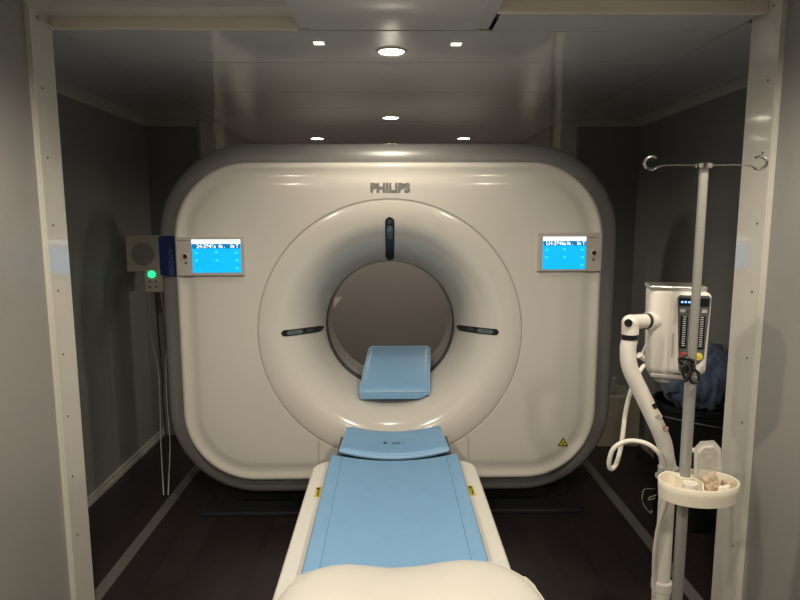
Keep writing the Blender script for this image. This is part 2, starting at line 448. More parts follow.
# access panel outline around the table dock: thin groove lines let into the cover
def face_line(pts, name='seam_line', r_=.0018, y=GY - .0005):
    bm = bmesh.new(); tube(bm, [Vector((x, y, z)) - GO for x, z in pts], r_, 6, 6)
    return obj(name, bm, M_groove, gan, True)
for s in (-1, 1):
    X = .015 + s * .385
    a = at(391 + s * 77.5, 440, GY).z
    face_line([(X, .27), (X, .40), (X, a - .03), (X - s * .012, a + .02), (X - s * .05, a + .035), (X - s * .10, a + .015), (X - s * .15, a - .02)])
# circular groove between cover and funnel ring
bm = bmesh.new(); lathe(bm, [(.6545, 2.9520), (.6612, 2.9520), (.6612, 2.962), (.6545, 2.962)], (0, 0, BZ), 'Y', 128, True)
for v in bm.verts: v.co -= GO
obj('ring_groove', bm, M_groove, gan, True)

def fun_y(r_):
    for (r1, y1), (r2, y2) in zip(FUN, FUN[1:]):
        if r2 <= r_ <= r1: return y1 + (y2 - y1) * (r1 - r_) / (r1 - r2)
    return FUN[0][1] if r_ > .6 else FUN[-1][1]
def slot_strip(name, th, r0, r1, hw, off, m, parent, n=22, bendz=0.0, thick=.006):
    """strip with rounded ends hugging the funnel surface, radial direction th"""
    bm = bmesh.new(); rows = []
    for i in range(n + 1):
        t = i / n; r_ = r0 + (r1 - r0) * t
        e = hw / abs(r1 - r0)
        k = 1.0
        if t < e: k = math.sqrt(max(0, 1 - ((e - t) / e) ** 2))
        if t > 1 - e: k = math.sqrt(max(0, 1 - ((t - 1 + e) / e) ** 2))
        k = max(k, .12); row = []
        dy = fun_y(r_ - .01) - fun_y(r_ + .01)
        for lift, q in ((0, -1), (1, -1), (1, 1), (0, 1)):
            nrm = Vector((-dy * 0, -1, 0))
            sl = math.atan2(dy, .02)
            # surface normal leans towards the bore axis on the slope
            rad = -math.sin(sl) * (off if lift else -thick); ya = -math.cos(sl) * (off if lift else -thick)
            rr = r_ + rad; lat = q * hw * k + bendz * (t ** 2)
            x = rr * math.cos(th) - lat * math.sin(th); z = rr * math.sin(th) + lat * math.cos(th)
            row.append(bm.verts.new(Vector((x, fun_y(r_) + ya, bz(fun_y(r_)) + z)) - GO))
        rows.append(row)
    for a, b in zip(rows, rows[1:]):
        for k in range(4): bm.faces.new((a[k], a[(k + 1) % 4], b[(k + 1) % 4], b[k]))
    bm.faces.new(rows[0]); bm.faces.new(rows[-1][::-1])
    return obj(name, bm, m, parent)
for th, lab in ((PI / 2, 'black positioning laser slot above the bore'), (PI, 'black positioning laser slot left of the bore'), (0, 'black positioning laser slot right of the bore')):
    top = abs(th - PI / 2) < .1
    hw = .023 if top else .016
    s = slot_strip('laser_slot', th, .575 if top else .545, .372 if top else .372, hw, .003, M_black, gan)
    s['label'] = lab
    slot_strip('laser_window', th, .535 if top else .52, .47 if top else .45, hw * .66, .0045, M_win, s, 12)
    slot_strip('laser_lens', th, .562 if top else .44, .543 if top else .41, hw * .6, .0045, M_dgrey, s, 8)

# maker's name
tz = at(390, 188, GY)
text('maker_lettering', 'PHILIPS', .057, M_steel, gan, Matrix.Translation(Vector((tz.x, GY - .002, tz.z)) - GO) @ FACE, .002, 1.05, .0028, 'raised steel lettering')
# radiation warning sign
wc = at(563, 443, GY)
bm = bmesh.new()
def tri(bm, c, r_, y, dz=0):
    quadpts = [Vector((c.x + r_ * math.cos(PI / 2 + k * 2 * PI / 3), y, c.z + dz + r_ * math.sin(PI / 2 + k * 2 * PI / 3))) - GO for k in range(3)]
    a = [bm.verts.new(p) for p in quadpts]; b = [bm.verts.new(p + Vector((0, .002, 0))) for p in quadpts]
    bm.faces.new(a); bm.faces.new(b[::-1])
    for k in range(3): bm.faces.new((a[k], b[k], b[(k + 1) % 3], a[(k + 1) % 3]))
tri(bm, wc, .031, GY - .0010)
sg = obj('warning_sign', bm, M_black, gan); sg['label'] = 'black and yellow triangular radiation sign'
bm = bmesh.new(); tri(bm, wc, .0215, GY - .0022); obj('sign_field', bm, M_yel, sg)
bm = bmesh.new()
cc = Vector((wc.x, GY - .0035, wc.z)) - GO
cyl(bm, cc, cc + Vector((0, .001, 0)), .0018, n=10)
for k in range(3):
    a0 = PI / 2 + PI + k * 2 * PI / 3 - PI / 6
    arc = [(.0035, a0), (.009, a0), (.009, a0 + PI / 6), (.009, a0 + PI / 3), (.0035, a0 + PI / 3)]
    bm.faces.new([bm.verts.new(cc + Vector((r_ * math.cos(a), 0, r_ * math.sin(a)))) for r_, a in arc])
obj('trefoil_symbol', bm, M_black, sg)

# control screens
def rbox(x0, x1, y0, y1, z0, z1, bev=.006):
    bm = B(x0, x1, y0, y1, z0, z1, bev, 3)
    for v in bm.verts: v.co -= GO
    return bm
def control_panel(s, px0, px1, py0, py1, sx0, sx1, sy0, sy1, lab, bx, by, txt, rot):
    a = at(px0, py1, GY); b = at(px1, py0, GY)
    h = obj('control_panel', rbox(a.x, b.x, GY - .016, GY + .02, a.z, b.z, .006), M_house, gan); h['label'] = lab
    a = at(sx0, sy1, GY); b = at(sx1, sy0, GY); y = GY - .0175; W = b.x - a.x; H = b.z - a.z
    sc = obj('screen', rbox(a.x, b.x, y, GY - .01, a.z, b.z, .001), M_screen, h); sc['label'] = 'bright blue touch screen'
    obj('status_bar', rbox(a.x, b.x, y - .0008, y + .002, b.z - H * .13, b.z, .0002), M_scrwhite, sc)
    obj('title_band', rbox(a.x + .003, b.x - .002, y - .0006, y + .002, b.z - H * .27, b.z - H * .135, .0002), M_scrband, sc)
    for tx, u, sz in ((txt, .30, 1.0), ('0s .', .62, .9), ('0s T', .88, .9)):
        text('screen_text', tx, H * .155 * sz, M_scrwhite, sc, Matrix.Translation(Vector((a.x + W * u, y - .0012, b.z - H * .205)) - GO) @ FACE, .0003, 1.0, .0006)
    for (u, v) in ((.09, .40), (.5, .38), (.91, .40), (.09, .63), (.51, .63), (.92, .63), (.92, .87)):
        c = Vector((a.x + W * u, y - .0005, b.z - H * v)) - GO
        obj('screen_icon', box(bmesh.new(), c.x - .0065, c.x + .0065, c.y - .0008, c.y + .001, c.z - .0045, c.z + .0045), M_scrlite, sc)
    c = at(bx, by, GY); c.y = GY - .016
    bm = bmesh.new(); lathe(bm, [(.0145, 0), (.0145, -.004), (.011, -.005)], c - GO, 'Y', 24)
    k = obj('button_bezel', bm, M_jamb, h)
    bm = bmesh.new(); lathe(bm, [(.0105, -.004), (.0105, -.009), (.008, -.0105)], c - GO, 'Y', 24)
    obj('stop_button', bm, M_darkred, h, True)['label'] = 'dark red round button'
    c2 = c - Vector((0, 0, .033)); bm = bmesh.new(); lathe(bm, [(.006, 0), (.006, -.002)], c2 - GO, 'Y', 16)
    obj('indicator_mark', bm, M_dgrey, h)
    lx0, lx1 = (a.x - .066, a.x - .01) if s < 0 else (b.x + .008, b.x + .055)
    obj('caption_line', rbox(lx0, lx1, GY - .0168, GY - .015, b.z - .006, b.z - .0035, .0002), M_panel, h)
control_panel(-1, 178, 244, 236.5, 276, 194, 241, 239.3, 272.5, 'left control panel with lit blue screen', 186.8, 256, '24-2846s', 0)
control_panel(1, 536.5, 602, 232.5, 271.5, 541.5, 585.3, 236.5, 269, 'right control panel with lit blue screen', 592.5, 252.5, 'LH-2846s', 0)

# navy label folded round the left rim
LY = GY + .035
a = at(160.5, 275.5, LY); b = at(180, 236, LY)
nl = obj('navy_label', rbox(a.x, b.x, LY - .002, LY + .002, a.z, b.z, .0005), M_navy, gan); nl['label'] = 'dark blue label plate beside the left screen'
tm = Matrix.Translation(Vector(((a.x + b.x) / 2 + .002, LY - .0025, (a.z + b.z) / 2 - .03)) - GO) @ FACE @ Matrix.Rotation(-PI / 2, 4, 'Z')
text('label_print', 'AVVIDEEE', .030, M_txt, nl, tm, .0004)

# ================================================================ PATIENT TABLE
TX = .015; TZ = .49
tab = thing('ct_patient_table', 'white CT patient table with long blue mat, leading into the scanner bore', 'patient table', (TX, 2.0, 0))
TO = Vector((TX, 2.0, 0))
def tpart(name, bm, m, parent=tab, smooth=False, ang=35):
    for v in bm.verts: v.co -= TO
    return obj(name, bm, m, parent, smooth, ang)
def outline_slab(y0, y1, hw, rc, z0, z1, ez=.02, inset=.02, n=10):
    """slab with rounded far corners and softened top edge"""
    def outl(k):
        pts = [(TX - hw + k, y0 + k)]
        for i in range(n + 1):
            a = PI - PI / 2 * i / n
            pts.append((TX - hw + rc + (rc - k) * math.cos(a), y1 - rc + (rc - k) * math.sin(a)))
        for i in range(n + 1):
            a = PI / 2 - PI / 2 * i / n
            pts.append((TX + hw - rc + (rc - k) * math.cos(a), y1 - rc + (rc - k) * math.sin(a)))
        pts.append((TX + hw - k, y0 + k))
        return pts
    bm = bmesh.new(); rows = []
    for k, z in ((.03, z0), (.0, z0 + .03), (0, z1 - ez), (inset * .15, z1 - ez * .5), (inset * .5, z1 - ez * .15), (inset, z1)):
        rows.append([bm.verts.new((x, y, z)) for x, y in outl(k)])
    for a, b in zip(rows, rows[1:]):
        m = len(a)
        for i in range(m): bm.faces.new((a[i], a[(i + 1) % m], b[(i + 1) % m], b[i]))
    bm.faces.new(rows[0][::-1]); bm.faces.new(rows[-1])
    return bm
tpart('table_body', outline_slab(.55, 2.535, .352, .085, .30, TZ, .014, .014), M_white, smooth=True)
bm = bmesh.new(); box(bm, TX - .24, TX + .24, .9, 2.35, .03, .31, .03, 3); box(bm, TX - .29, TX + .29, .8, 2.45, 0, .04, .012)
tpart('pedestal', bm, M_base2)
def mat_z(x): return .032 * min(1, ((x - TX) / .272) ** 2)
def curved_pad(y0, y1, hw, base, th, nx=28, ny=20, taper=0.0, rr=.008, zf=mat_z, cx=TX):
    bm = bmesh.new(); T = []; Bt = []
    for j in range(ny + 1):
        y = y0 + (y1 - y0) * j / ny; h = hw * (1 - taper * j / ny)
        ey = min(y - y0, y1 - y)
        rowt = []; rowb = []
        for i in range(nx + 1):
            u = -1 + 2 * i / nx; x = cx + h * u
            ex = h * (1 - abs(u)); e = min(ex, ey)
            dr = 0 if e > rr else rr - math.sqrt(max(0, rr * rr - (rr - e) ** 2))
            z = base + zf(x)
            rowt.append(bm.verts.new((x, y, z + th - dr))); rowb.append(bm.verts.new((x, y, z)))
        T.append(rowt); Bt.append(rowb)
    for j in range(ny):
        for i in range(nx):
            bm.faces.new((T[j][i], T[j][i + 1], T[j + 1][i + 1], T[j + 1][i])); bm.faces.new((Bt[j][i], Bt[j + 1][i], Bt[j + 1][i + 1], Bt[j][i + 1]))
        bm.faces.new((T[j][0], T[j + 1][0], Bt[j + 1][0], Bt[j][0])); bm.faces.new((T[j][nx], Bt[j][nx], Bt[j + 1][nx], T[j + 1][nx]))
    for i in range(nx):
        bm.faces.new((T[0][i], Bt[0][i], Bt[0][i + 1], T[0][i + 1])); bm.faces.new((T[ny][i], T[ny][i + 1], Bt[ny][i + 1], Bt[ny][i]))
    return bm
# dark cradle shell, sticking out towards the bore under the head rest
tpart('cradle', curved_pad(.75, 2.78, .255, TZ - .012, .012, zf=lambda x: .024 * ((x - TX) / .255) ** 2), M_dgrey, smooth=True)
mt = tpart('mattress', curved_pad(.9, 2.497, .2725, TZ, .018), M_blue, smooth=True, ang=60); mt['label'] = 'long pale blue vinyl mat'
for s in (-1, 1):
    bm = bmesh.new(); x = TX + s * .225; tube(bm, [(x, .95, TZ + .0178 + mat_z(x)), (x, 2.475, TZ + .0178 + mat_z(x))], .0014, 6, 1)
    tpart('seam', bm, M_seam, mt)
    bm = bmesh.new(); x = TX + s * .2715; tube(bm, [(x, .9, TZ + .006 + mat_z(x)), (x, 2.49, TZ + .006 + mat_z(x))], .0045, 8, 1)
    tpart('piping', bm, M_seam, mt, True)
# yellow caution stickers either side of the mat
for s, lab in ((-1, 'yellow and black sticker on the left of the table'), (1, 'yellow and black sticker on the right of the table')):
    x = TX + s * .300; y0 = 2.18
    st = tpart('caution_sticker', B(x - .011, x + .011, y0, y0 + .085, TZ - .001, TZ + .0012), M_yel); st['label'] = lab
    tpart('sticker_print', B(x - .007, x + .004, y0 + .058, y0 + .078, TZ + .0005, TZ + .002), M_black, st)
    tpart('sticker_print', B(x - .0005, x + .0045, y0 + .01, y0 + .05, TZ + .0005, TZ + .002), M_black, st)
# head rest: separate cushion
hr = thing('headrest_cushion', 'curved blue headrest cushion with tiny black printed marks, beyond the far end of the mat', 'cushion', (TX, 2.66, .51))
HO = Vector((TX, 2.66, .51))
def hr_z(x): return .034 * min(1.3, ((x - TX) / .235) ** 2)
bm = curved_pad(2.52, 2.825, .242, TZ + .004, .026, taper=.06, rr=.012, zf=hr_z)
for v in bm.verts: v.co -= HO
obj('cushion', bm, M_blue, hr, True, 60)
bm = bmesh.new()
tube(bm, [Vector((TX + .241 * u, 2.522, TZ + .004 + .009 + hr_z(TX + .241 * u))) - HO for u in [i / 10 - 1 for i in range(21)]], .007, 8, 2)
obj('front_piping', bm, M_blue2, hr, True)
zz = TZ + .0305
bm = bmesh.new(); lathe(bm, [(.011, 0), (.011, .001)], (0, 0, 0), 'Z', 20)
for v in bm.verts: v.co.x = v.co.x * 1.1; v.co += Vector((-.030, 2.655, zz)) - HO
obj('printed_mark', bm, M_black, hr)
text('printed_mark', 'CE 0', .03, M_black, hr, Matrix.Translation(Vector((.035, 2.65, zz + .0005)) - HO), .0003)

# foot pillow in the foreground
bm = bmesh.new(); bmesh.ops.create_icosphere(bm, subdivisions=5, radius=1)
PO = Vector((.045, 1.27, .565))
for v in bm.verts:
    c = v.co.copy()
    def se(a, e): return math.copysign(abs(a) ** e, a)
    x = se(c.x, .62) * .35; y = se(c.y, .6) * .335; z = se(c.z, .85) * (.058 if c.z > 0 else .045)
    if c.z > -.2: z += -.024 * math.exp(-((x + .02) / .14) ** 2)
    y += (-.012 * math.exp(-((x + .02) / .12) ** 2) + .006 * x / .34) * (1 if c.y > 0 else 0)
    if c.z <= 0: z += mat_z(x + PO.x) * .6
    v.co = Vector((x, y, z))
tag(obj('foot_pillow', bm, M_pillow, None, True, 80), 'puffy cream vinyl pillow lying across the near end of the blue mat', 'pillow').location = PO

# wedge cushion lying in the bore
wd = thing('bore_wedge_cushion', 'pale blue padded wedge cushion lying inside the scanner bore', 'cushion', (.035, 3.3, .66))
WO = Vector((.035, 3.3, .66))
def wedge():
    bm = bmesh.new(); nx, ny = 24, 24; hw = .185
    T = []; Bt = []
    prof = [(3.105, .615), (3.108, .630), (3.128, .648), (3.165, .663), (3.22, .680), (3.3, .706), (3.4, .730), (3.5, .753), (3.59, .774), (3.61, .770)]
    for j, (y, zt) in enumerate(prof):
        rt = []; rb = []
        for i in range(nx + 1):
            u = -1 + 2 * i / nx; x = hw * u
            sk = .035 + (y - 3.3) * .07
            X = x + sk
            rf = .361 if y > 3.37 else None
            if rf is None:
                rf = .361
                for (r1, y1), (r2, y2) in zip(FUN[3:], FUN[4:]):
                    if y1 <= y <= y2: rf = r1 + (r2 - r1) * (y - y1) / (y2 - y1)
            zb = BZ - math.sqrt(max(.001, (rf - .004) ** 2 - X * X))
            zb = min(zb, zt - .006)
            zb = max(zb, zt - (.022 if y < 3.2 else .05 if y < 3.35 else .2))
            ed = max(0, abs(u) - .93) / .07
            rt.append(bm.verts.new(Vector((X, y, zt - .008 * ed * ed)) - WO)); rb.append(bm.verts.new(Vector((X, y, max(zb, BZ - math.sqrt((rf - .004) ** 2 - X * X)))) - WO))
        T.append(rt); Bt.append(rb)
    n = len(prof) - 1
    for j in range(n):
        for i in range(nx):
            bm.faces.new((T[j][i], T[j][i + 1], T[j + 1][i + 1], T[j + 1][i])); bm.faces.new((Bt[j][i], Bt[j + 1][i], Bt[j + 1][i + 1], Bt[j][i + 1]))
        bm.faces.new((T[j][0], T[j + 1][0], Bt[j + 1][0], Bt[j][0])); bm.faces.new((T[j][nx], Bt[j][nx], Bt[j + 1][nx], T[j + 1][nx]))
    for i in range(nx):
        bm.faces.new((T[0][i], Bt[0][i], Bt[0][i + 1], T[0][i + 1])); bm.faces.new((T[n][i], T[n][i + 1], Bt[n][i + 1], Bt[n][i]))
    edge = []
    for j in range(1, n + 1): edge.append(T[j][0].co.copy())
    rim = [p for p in edge] + [T[n][i].co.copy() for i in range(1, nx)] + [T[j][nx].co.copy() for j in range(n, 0, -1)]
    rim += [T[1][i].co.copy() for i in range(nx - 1, -1, -1)]
    return bm, rim
bm, rim = wedge()
obj('cushion', bm, M_blue, wd, True, 60)
bm = bmesh.new(); tube(bm, rim, .0045, 8, 1); obj('piping', bm, M_blue2, wd, True)

# ================================================================ IV POLE
PY = 1.60
pt = at(703, 163, PY); pb = at(678, 600, PY)
PX = (pt.x + pb.x) / 2
iv = thing('iv_pole', 'tall slim steel IV pole with a hooked crossbar, in front of the right jamb', 'IV pole', (PX, PY, 0))
zsplit = at(690, 376, PY).z
bm = bmesh.new(); cyl(bm, (0, 0, zsplit - .02), (0, 0, pt.z - .008), .0115, n=24); obj('upper_pole', bm, M_pole, iv, True)
bm = bmesh.new(); cyl(bm, (0, 0, .07), (0, 0, zsplit), .0150, n=24); 
obj('lower_pole', bm, M_pole, iv, True)
bm = bmesh.new(); lathe(bm, [(.0125, pt.z - .016), (.021, pt.z - .012), (.021, pt.z - .002), (.012, pt.z + .002)], n=24); obj('top_collar', bm, M_chrome, iv, True)
# two hooks, each a bent rod ending in an open loop
for s in (-1, 1):
    hp = []
    L = (.118 if s < 0 else .125)
    zz_ = pt.z - .006
    hp.append((s * .015, 0, zz_)); hp.append((s * .08, 0, zz_ + .001)); hp.append((s * L, 0, zz_ - .002))
    rl = .0205; cx, cz = s * (L + .021), zz_ + .006
    for k in range(0, 9):
        a = -PI * .62 + k * (PI * 1.30) / 8
        hp.append((cx + s * rl * math.cos(a), 0, cz + rl * math.sin(a) * .78))
    bm = bmesh.new(); tube(bm, hp, lambda t: .0017 + .0020 * min(1, max(0, (t - .14) / .12)), 10, 5)
    obj('hook', bm, M_chrome, iv, True)
bm = bmesh.new(); kz = at(690, 450, PY).z
cyl(bm, (.012, 0, kz), (.022, -.004, kz), .006, .008); obj('lock_knob', bm, M_frost, iv, True)
bm = bmesh.new(); lathe(bm, [(.085, 0), (.09, .006), (.088, .03), (.05, .06), (.03, .062)], n=40); obj('base', bm, M_dgrey, iv, True)
bm = bmesh.new(); lathe(bm, [(.03, .06), (.034, .075), (.028, .10), (.017, .11)], n=24); obj('hub', bm, M_dgrey, iv, True)

# knotted black strap round the pole
kc = at(690, 368, PY - .02)
st = thing('black_tie_strap', 'knotted black strap with a small loop tied round the steel pole', 'strap', (kc.x, kc.y, kc.z))
bm = bmesh.new()
for k, dz in enumerate((.022, .011, 0, -.008)):
    pts = [( .017 * math.cos(a) * (1 + .12 * math.sin(3 * a + k)), .017 * math.sin(a) + .02, dz + .004 * math.sin(2 * a + k)) for a in [2 * PI * i / 12 for i in range(13)]]
    tube(bm, pts, .0052, 8, 3)
obj('wrap', bm, M_black, st, True)
bm = bmesh.new()
tube(bm, [(.004, -.002, .0), (.020, -.006, -.012), (.022, -.006, -.034), (.008, -.006, -.040), (-.002, -.006, -.028), (.002, -.004, -.010)], .0042, 8, 5)
obj('loop', bm, M_black, st, True)
bm = bmesh.new()
tube(bm, [(-.012, .0, .02), (-.022, -.004, .0), (-.018, -.006, -.022), (-.008, -.006, -.034)], .0042, 8, 5)
tube(bm, [(-.008, -.002, .012), (-.004, -.008, -.006), (-.014, -.01, -.03), (-.02, -.008, -.036)], .0038, 8, 5)
obj('tail', bm, M_black, st, True)

# ================================================================ TRAY on the pole
TRY = PY - .040
tc_ = at(698.5, 480, TRY); TRX = tc_.x; TRZ = tc_.z
tr = thing('accessory_tray', 'round cream plastic tray with a curved divider, clipped round the IV pole', 'tray', (TRX, TRY, TRZ))
RX, RY, TH = .108, .074, .052
def shape(k, n=72):
    out = []
    for i in range(n):
        a = 2 * PI * i / n
        x, y = (RX - k) * math.cos(a), (RY - k) * math.sin(a)
        # notch in the rear rim where the pole passes
        d = math.exp(-((x + .024) / .020) ** 2) if math.sin(a) > 0 else 0
        y -= d * (.036)
        out.append((x, y))
    return out
bm = bmesh.new(); rows = []
for k, z in ((.010, -TH), (.003, -TH + .004), (.001, -.02), (.0, 0.0), (.0015, .0015), (.0045, .0005), (.0065, -.02), (.009, -TH + .008)):
    rows.append([bm.verts.new((x, y, z)) for x, y in shape(k)])
for a, b in zip(rows, rows[1:]):
    for i in range(72): bm.faces.new((a[i], a[(i + 1) % 72], b[(i + 1) % 72], b[i]))
bm.faces.new(rows[0][::-1]); bm.faces.new(rows[-1])
obj('bowl', bm, M_cream, tr, True, 50)
bm = bmesh.new()
px_ = [(-.004, .030), (.008, .016), (.008, -.006), (.000, -.026), (-.010, -.046), (-.012, -.066)]
pts = spline([(x, y, 0) for x, y in px_], 6)
for a, b in zip(pts, pts[1:]):
    d = (b - a).normalized(); nrm = Vector((-d.y, d.x, 0)) * .0022
    v = [bm.verts.new(p) for p in (a + nrm + Vector((0, 0, -TH + .006)), b + nrm + Vector((0, 0, -TH + .006)), b + nrm + Vector((0, 0, -.006)), a + nrm + Vector((0, 0, -.006)),
                                   a - nrm + Vector((0, 0, -TH + .006)), b - nrm + Vector((0, 0, -TH + .006)), b - nrm + Vector((0, 0, -.006)), a - nrm + Vector((0, 0, -.006)))]
    for f in ((0, 1, 2, 3), (5, 4, 7, 6), (3, 2, 6, 7), (0, 4, 5, 1), (1, 5, 6, 2), (4, 0, 3, 7)): bm.faces.new([v[i] for i in f])
obj('divider', bm, M_cream, tr)
# clamp collar round the pole
bm = bmesh.new(); pxl = PX - TRX
lathe(bm, [(.0165, -.045), (.024, -.045), (.024, -.004), (.0165, -.004)], (pxl, PY - TRY, 0), 'Z', 28, True)
obj('clamp_collar', bm, M_cream, tr, True)
for x_, y_ in ((pxl - .008, PY - TRY - .028), (pxl + .008, PY - TRY - .028)):
    pass
FZ = TRZ - TH + .010
# things lying in the tray
def vessel(name, x, y, r_, h, m, lab, cat):
    t = thing(name, lab, cat, (TRX + x, TRY + y, FZ))
    bm = bmesh.new(); lathe(bm, [(r_ * .9, 0), (r_, .004), (r_, h - .004), (r_ * .95, h)], n=28); obj('body', bm, m, t, True)
    bm = bmesh.new(); lathe(bm, [(r_ * .55, h), (r_ * .55, h + .003), (r_ * .3, h + .004)], n=20); obj('cap', bm, M_tissue, t, True)
    return t
vessel('small_container', -.040, -.034, .019, .050, M_tissue, 'short white round container standing in the left half of the cream tray', 'container')
def crumple(name, x, y, sx, sy, sz, m, lab, cat, seed, dz=0.0):
    bm = bmesh.new(); bmesh.ops.create_icosphere(bm, subdivisions=3, radius=1)
    for v in bm.verts:
        n_ = mnoise.noise(v.co * 1.3 + Vector((seed, 0, 0))) * .35 + mnoise.noise(v.co * 3.1 + Vector((0, seed, 0))) * .22
        c = v.co * (1 + n_); v.co = Vector((c.x * sx, c.y * sy, max(-sz * .8, c.z * sz)))
    o = obj(name, bm, m, None); o.location = (TRX + x, TRY + y, FZ + sz * .8 + dz)
    return tag(o, lab, cat)
crumple('paper_wrapper', .034, -.002, .025, .018, .034, M_paper, 'crumpled brown paper wrapper under the clear package in the tray', 'wrapper', 3)
crumple('paper_wrapper', .080, -.002, .014, .022, .024, M_paper, 'folded brown wrapper against the right rim of the tray', 'wrapper', 9)
crumple('gauze_wrapper', .052, -.038, .024, .014, .024, M_tissue, 'crumpled white wrapper at the front of the tray', 'wrapper', 5)
# clear octagonal package standing up
cpk = thing('clear_package', 'clear plastic octagonal package standing upright in the cream tray', 'package', (TRX + .052, TRY + .050, FZ))
bm = bmesh.new()
oc = [(-.028, -.01), (-.030, .070), (-.016, .092), (.016, .094), (.038, .072), (.038, -.0), ]
oc = [(-.030, .0), (-.041, .012), (-.041, .108), (-.021, .129), (.019, .131), (.041, .108), (.041, .015), (.028, .0)]
rows = []
for yy, k in ((0, 1.0), (.003, 1.0), (.003, .80), (.010, .72), (.0085, .70), (.0015, .78), (.0015, .97)):
    cxx, czz = 0, .066
    rows.append([bm.verts.new(((x - cxx) * k, -yy, czz + (z - czz) * k)) for x, z in oc])
for a, b in zip(rows, rows[1:]):
    for i in range(8): bm.faces.new((a[i], a[(i + 1) % 8], b[(i + 1) % 8], b[i]))
bm.faces.new(rows[3]);
obj('blister_shell', bm, M_frost, cpk)
cpk.rotation_euler = (R(-8), R(2), R(6))

# ================================================================ CONTRAST INJECTOR
IY = 1.80
inj = thing('contrast_injector', 'cream contrast injector head on a bent white support arm and column', 'injector', (at(663, 560, IY).x, IY, 0))
IO = Vector(inj.location)
def ip(px, py, y=IY): return at(px, py, y) - IO
cx0 = ip(663, 500).x
col_top = ip(663, 468); 
bm = bmesh.new(); cyl(bm, (0, 0, .04), (0, 0, ip(663, 585).z), .028, n=28); obj('lower_column', bm, M_inj, inj, True)
bm = bmesh.new(); cyl(bm, (0, 0, ip(663, 585).z), (0, 0, col_top.z), .0245, n=28); obj('column', bm, M_inj, inj, True)
bm = bmesh.new(); z_ = ip(663, 584).z; lathe(bm, [(.0245, z_ + .016), (.032, z_ + .012), (.032, z_ - .016), (.028, z_ - .02)], n=28); obj('collar', bm, M_inj, inj, True)
bm = bmesh.new(); lathe(bm, [(.026, col_top.z - .03), (.031, col_top.z - .026), (.031, col_top.z + .004), (.025, col_top.z + .008)], n=28)
cyl(bm, (-.03, -.02, col_top.z - .012), (-.045, -.03, col_top.z - .012), .012, n=16); obj('joint_bracket', bm, M_lgrey, inj, True)
arm_pts = [Vector((0, 0, col_top.z)), ip(666, 455), ip(663, 440), ip(652, 415), ip(640, 390), ip(630, 368), ip(628, 350), ip(630, 338)]
bm = bmesh.new(); tube(bm, arm_pts, .0242, 24, 6); arm = obj('arm', bm, M_inj, inj, True)
a_, b_ = ip(630, 339), ip(630, 334)
bm = bmesh.new(); cyl(bm, a_, b_, .0262, n=28); obj('arm_band', bm, M_black, inj, True)
bm = bmesh.new(); cyl(bm, b_, ip(630.5, 322), .0255, n=28)
e0 = ip(626, 322); bmesh.ops.create_uvsphere(bm, u_segments=24, v_segments=16, radius=.0262, matrix=Matrix.Translation(ip(630.5, 323)))
e1 = ip(645, 321, IY + .03); cyl(bm, ip(630.5, 322), e1, .0225, n=28); obj('elbow', bm, M_inj, inj, True)
bm = bmesh.new(); c = ip(626.5, 321.5) + Vector((-.004, -.024, 0)); cyl(bm, c, c + Vector((-.001, -.004, 0)), .012, n=20); obj('elbow_cap', bm, M_black, inj, True)
bm = bmesh.new(); cyl(bm, e1, ip(647.5, 321, IY + .034), .0245, n=28); obj('elbow_band', bm, M_black, inj, True)
bm = bmesh.new(); cyl(bm, ip(647.5, 321, IY + .034), ip(656, 321, IY + .05), .028, .030, n=28); obj('head_mount', bm, M_inj, inj, True)
# arm stickers
def on_arm(name, px, py, w_, h_, m, parent, lift=0.0, rot=-32, round_=False):
    """small curved sticker wrapped on the arm tube"""
    c = ip(px, py); tdir = Vector((math.sin(R(-rot)), 0, -math.cos(R(rot)))).normalized(); side = Vector((tdir.z, 0, -tdir.x)) * -1
    bm = bmesh.new(); n_ = 8; r_ = .0248 + lift
    ax = c
    cols = []
    for i in range(n_ + 1):
        u = (-.5 + i / n_)
        off = u * w_; a = off / r_
        hh = h_ / 2 * (math.sqrt(max(.02, 1 - (2 * u) ** 2)) if round_ else 1)
        p = ax + side * (math.sin(a) * r_) + Vector((0, -math.cos(a) * r_, 0))
        cols.append((bm.verts.new(p - tdir * hh), bm.verts.new(p + tdir * hh)))
    for a, b in zip(cols, cols[1:]): bm.faces.new((a[0], b[0], b[1], a[1]))
    o = obj(name, bm, m, parent, True); return o
s1 = on_arm('arm_sticker', 652, 409.5, .026, .052, M_tissue, arm); s1['label'] = 'white sticker with a black pictogram'
on_arm('sticker_print', 651, 404, .018, .018, M_black, s1, .0006)
on_arm('sticker_print', 654, 414, .017, .010, M_lgrey, s1, .0006)
s2 = on_arm('prohibition_sticker', 663 - .5, 426, .019, .019, M_red, arm, .0, round_=True); s2['label'] = 'small round red sticker'
on_arm('sticker_field', 663 - .5, 426, .014, .014, M_tissue, s2, .0005, round_=True)
on_arm('sticker_bar', 663 - .5, 426, .016, .003, M_red, s2, .0009, rot=20)
# head
HY = IY + .04
hc = at(676, 330, HY) - IO
hw, hh = .092, .139
def headbox(x0, x1, y0, y1, z0, z1, bev): return B(x0, x1, y0, y1, z0, z1, bev, 4)
# rear casing, tapering a little downwards
bm = headbox(hc.x - .088, hc.x + .078, HY - IY - .035, HY - IY + .075, hc.z - hh, hc.z + hh, .022)
for v in bm.verts:
    t = (v.co.z - (hc.z - hh)) / (2 * hh)
    v.co.x = hc.x + (v.co.x - hc.x) * (.90 + .10 * t) if v.co.x < hc.x else v.co.x
obj('head_casing', bm, M_inj, inj, True)
